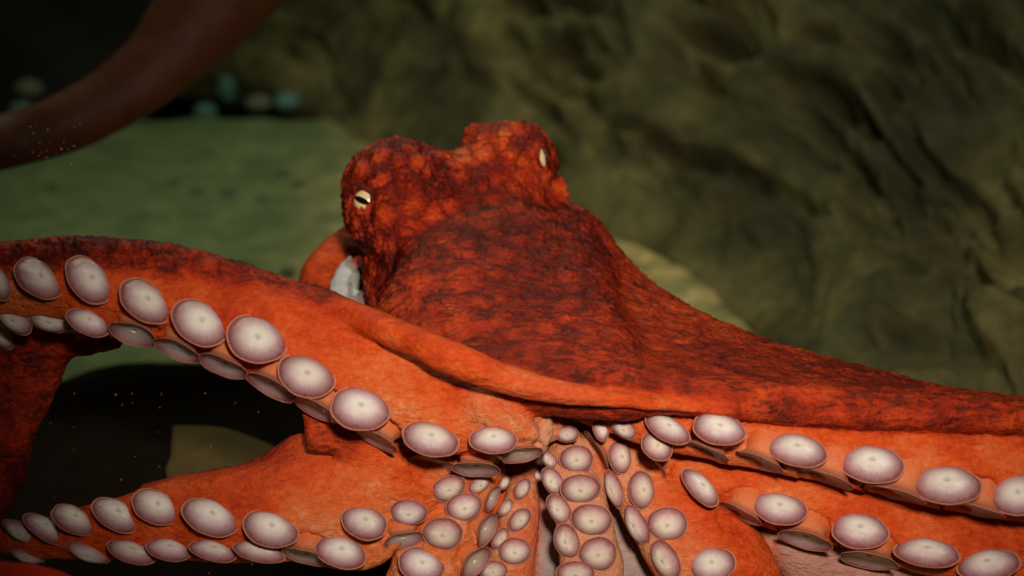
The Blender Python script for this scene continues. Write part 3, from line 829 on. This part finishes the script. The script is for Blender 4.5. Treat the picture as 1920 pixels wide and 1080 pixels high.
# ---- eyes
CREAM = simple('eye_cream', (.72, .52, .28), .22, .6, 300, .12, .1, .001)
PUPIL = simple('eye_pupil', (.004, .004, .006), .12, .8, 100, .1, .05, .001)
def ellipsoid(rx, ry, rz, nu=18, nv=28):
    V = []
    for i in range(nu):
        t = math.pi * i / (nu - 1)
        for j in range(nv):
            p = 2 * math.pi * j / nv
            V.append((rx * math.sin(t) * math.cos(p), ry * math.sin(t) * math.sin(p), rz * math.cos(t)))
    return V, grid_faces(nu, nv, True)
def build_eye(px, py, n, ang, rx, ry, lift):
    hit, hn = cast(px, py)
    dep = hit.y; s = KPX * dep
    n = Vector(n).normalized()
    C = hit + n * (lift * s)
    xa = Vector((math.cos(ang), 0, -math.sin(ang))); xa = (xa - n * xa.dot(n)).normalized(); ya = n.cross(xa)
    Q = ROT @ Matrix((xa, ya, n)).transposed()
    v, f = ellipsoid(rx * s, ry * s, ry * .55 * s)
    eye = mesh_obj('eye', v, f, CREAM, octopus)
    eye.matrix_local = Matrix.Translation(loc2world(C) - ROOT_W) @ Q.to_4x4()
    # slit pupil: a lens-shaped bar proud of the eyeball's front
    pv = []; nn = 24; rows = 5
    top, bot = [], []
    for layer in (0.0, 1.0):
        for i in range(nn + 1):
            u = -1 + 2 * i / nn
            half = (.29 * (1 - abs(u) ** 2.2) ** .8) * ry * (1.0 + .12 * u)
            for sgn in (-1, 0, 1):
                x = u * rx * .97; y = sgn * half - .06 * ry
                z = ry * .55 * math.sqrt(max(0, 1 - (x / rx) ** 2 - (y / ry) ** 2))
                pv.append((x * s, y * s, (z - 1.2 + 2.0 * layer * (1 if sgn == 0 else .75)) * s))
    pf_ = []
    m = 3; lay = (nn + 1) * m
    for i in range(nn):
        for j in range(m - 1):
            a = i * m + j
            pf_.append((lay + a, lay + a + m, lay + a + m + 1, lay + a + 1))
            pf_.append((a, a + 1, a + m + 1, a + m))
        for j in (0, m - 1):
            a = i * m + j
            pf_.append((a, a + m, lay + a + m, lay + a))
    mesh_obj('pupil', pv, pf_, PUPIL, eye)
    # eyelids: a soft ring of skin round the eye, thicker above
    tv = []; R = 40; r2 = 10
    for i in range(R):
        a = 2 * math.pi * i / R
        for j in range(r2):
            b = 2 * math.pi * j / r2
            th = (4.6 + 3.4 * max(0, math.sin(a + .5))) * (1 + .15 * math.sin(5 * a))
            rr = 1.0 + th / rx * .55 * math.cos(b)
            tv.append((rx * 1.03 * rr * math.cos(a) * s, ry * 1.03 * rr * math.sin(a) * s, (th * math.sin(b) * 1.0 + 1.5) * s))
    tf = grid_faces(R, r2, True) + [((R - 1) * r2 + j, (R - 1) * r2 + (j + 1) % r2, (j + 1) % r2, j) for j in range(r2)]
    lid = mesh_obj('eyelid', tv, tf, SKIN, eye)
    for nm, val in (('pale', .34), ('wart', .2), ('grey', 0), ('edge', .6), ('cell', .4)): add_attr(lid.data, nm, np.full(len(tv), val))
build_eye(680, 375, (-.40, -1, .10), math.radians(24), 20, 20, -4)
build_eye(1017, 297, (.93, -.42, .12), math.radians(60), 20, 20, -2)

# ---- funnel seen in the pale opening of the mantle
FUN = simple('funnel_grey', (.20, .22, .17), .6, .3, 60, .4, .3, .003)
t = (DREF + .22) * KPX
def part_blob(name, px, py, d, rx, ry, rz, mat, parent, turn):
    v, f = ellipsoid(rx * t, ry * t, rz * t)
    v = np.array(v); v = v * (1 + fbm(v * 60 + 3, 9, 3) * .35)[:, None]
    o_ = mesh_obj(name, v, f, mat, parent)
    w = Matrix.Translation(loc2world(L(px, py, d)) - ROOT_W) @ (ROT @ Matrix.Rotation(math.radians(turn), 3, 'Y')).to_4x4()
    o_.matrix_basis = w if parent is octopus else parent.matrix_basis.inverted() @ w
    return o_
fun = part_blob('funnel', 664, 530, .262, 11, 9, 26, FUN, octopus, 8)

# ---- the blurred arm raised behind
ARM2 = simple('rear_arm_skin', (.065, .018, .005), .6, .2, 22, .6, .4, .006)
path = [(-330, 420, .20, 70), (-220, 330, .40, 62), (-90, 285, .60, 56), (20, 262, .66, 52), (120, 232, .68, 56), (210, 185, .70, 60), (290, 125, .72, 70), (350, 60, .74, 84), (405, -10, .76, 100), (470, -100, .78, 118), (540, -200, .80, 130)]
P = []
for q in path: P.append([*L(q[0], q[1], q[2]), q[3] * KPX * (DREF + q[2])])
S = catmull(P, 70); Tn = np.gradient(S[:, :3], axis=0); Tn /= np.linalg.norm(Tn, axis=1)[:, None]
RV = []; nr = 28
for i in range(70):
    b1 = np.cross(Tn[i], [0, 1, 0]); b1 /= np.linalg.norm(b1); b2 = np.cross(Tn[i], b1)
    for j in range(nr):
        a = 2 * math.pi * j / nr
        RV.append(S[i, :3] + S[i, 3] * (b1 * math.cos(a) + b2 * .75 * math.sin(a)))
RV = np.array(RV); RV += (fbm(RV * 14, 5, 3) * .012)[:, None]
RV = RV @ Rm.T + np.array(CAMV) - np.array(ROOT_W)
ra = mesh_obj('rear_arm', RV, grid_faces(70, nr, True) + [tuple(range(nr))[::-1], tuple(range(69 * nr, 70 * nr))], ARM2, octopus)
ra['label'] = 'dim brown-red arm raised and curving in the background'

# ================================================================== small things
# specks drifting in the water in front of the lower left arm
SP = simple('drifting_specks', (.45, .36, .22), .6, .3, 200, .5, .1, .001)
sv, sf = [], []
R = random.Random(3)
for i in range(90):
    px, py, d = R.uniform(60, 760), R.uniform(690, 1075), R.uniform(-.10, -.045)
    if R.random() < .3: px, py = R.uniform(20, 160), R.uniform(220, 310)
    c = np.array(loc2world(L(px, py, d))); s = R.uniform(.0002, .0006)
    ax = np.array([R.gauss(0, 1) for _ in range(3)]); ax /= np.linalg.norm(ax)
    k = len(sv); e = R.choice((1, 1, 2.2))
    for w in ((1, 0, 0), (-1, 0, 0), (0, 1, 0), (0, -1, 0), (0, 0, 1), (0, 0, -1)):
        w = np.array(w, float); sv.append(c + s * (w + ax * np.dot(w, ax) * e))
    sf += [(k, k + 2, k + 4), (k + 2, k + 1, k + 4), (k + 1, k + 3, k + 4), (k + 3, k, k + 4), (k + 2, k, k + 5), (k + 1, k + 2, k + 5), (k + 3, k + 1, k + 5), (k, k + 3, k + 5)]
o = mesh_obj('drifting_specks', sv, sf, SP, smooth=False)
tag(o, 'tiny pale specks drifting in the water by the lower arm', 'specks', kind='stuff')

# red painted rim at the foot of the glass
RED = simple('red_rim_paint', (.70, .030, .004), .5, .4, 60, .25, .3, .002)
P = np.array([[*L(q[0], q[1], -.10), q[2] * KPX * 1.27] for q in [(-260, 1116, 80), (-120, 1126, 80), (0, 1136, 84), (90, 1154, 84), (180, 1208, 80), (260, 1300, 70), (300, 1420, 60)]])
S = catmull(P, 40); Tn = np.gradient(S[:, :3], axis=0); Tn /= np.linalg.norm(Tn, axis=1)[:, None]
RV = []
for i in range(40):
    b1 = np.cross(Tn[i], [0, 1, 0]); b1 /= np.linalg.norm(b1); b2 = np.cross(Tn[i], b1)
    for j in range(20):
        a = 2 * math.pi * j / 20
        RV.append(S[i, :3] + S[i, 3] * (b1 * math.cos(a) + b2 * .35 * math.sin(a)))
RV = np.array(RV); RV += (fbm(RV * 60, 5, 3) * .004)[:, None]
RV = RV @ Rm.T + np.array(CAMV)
o = mesh_obj('tank_rim', RV, grid_faces(40, 20, True) + [tuple(range(20))[::-1], tuple(range(39 * 20, 40 * 20))], RED)
tag(o, 'bright red curved rim at the foot of the tank glass', 'tank rim')
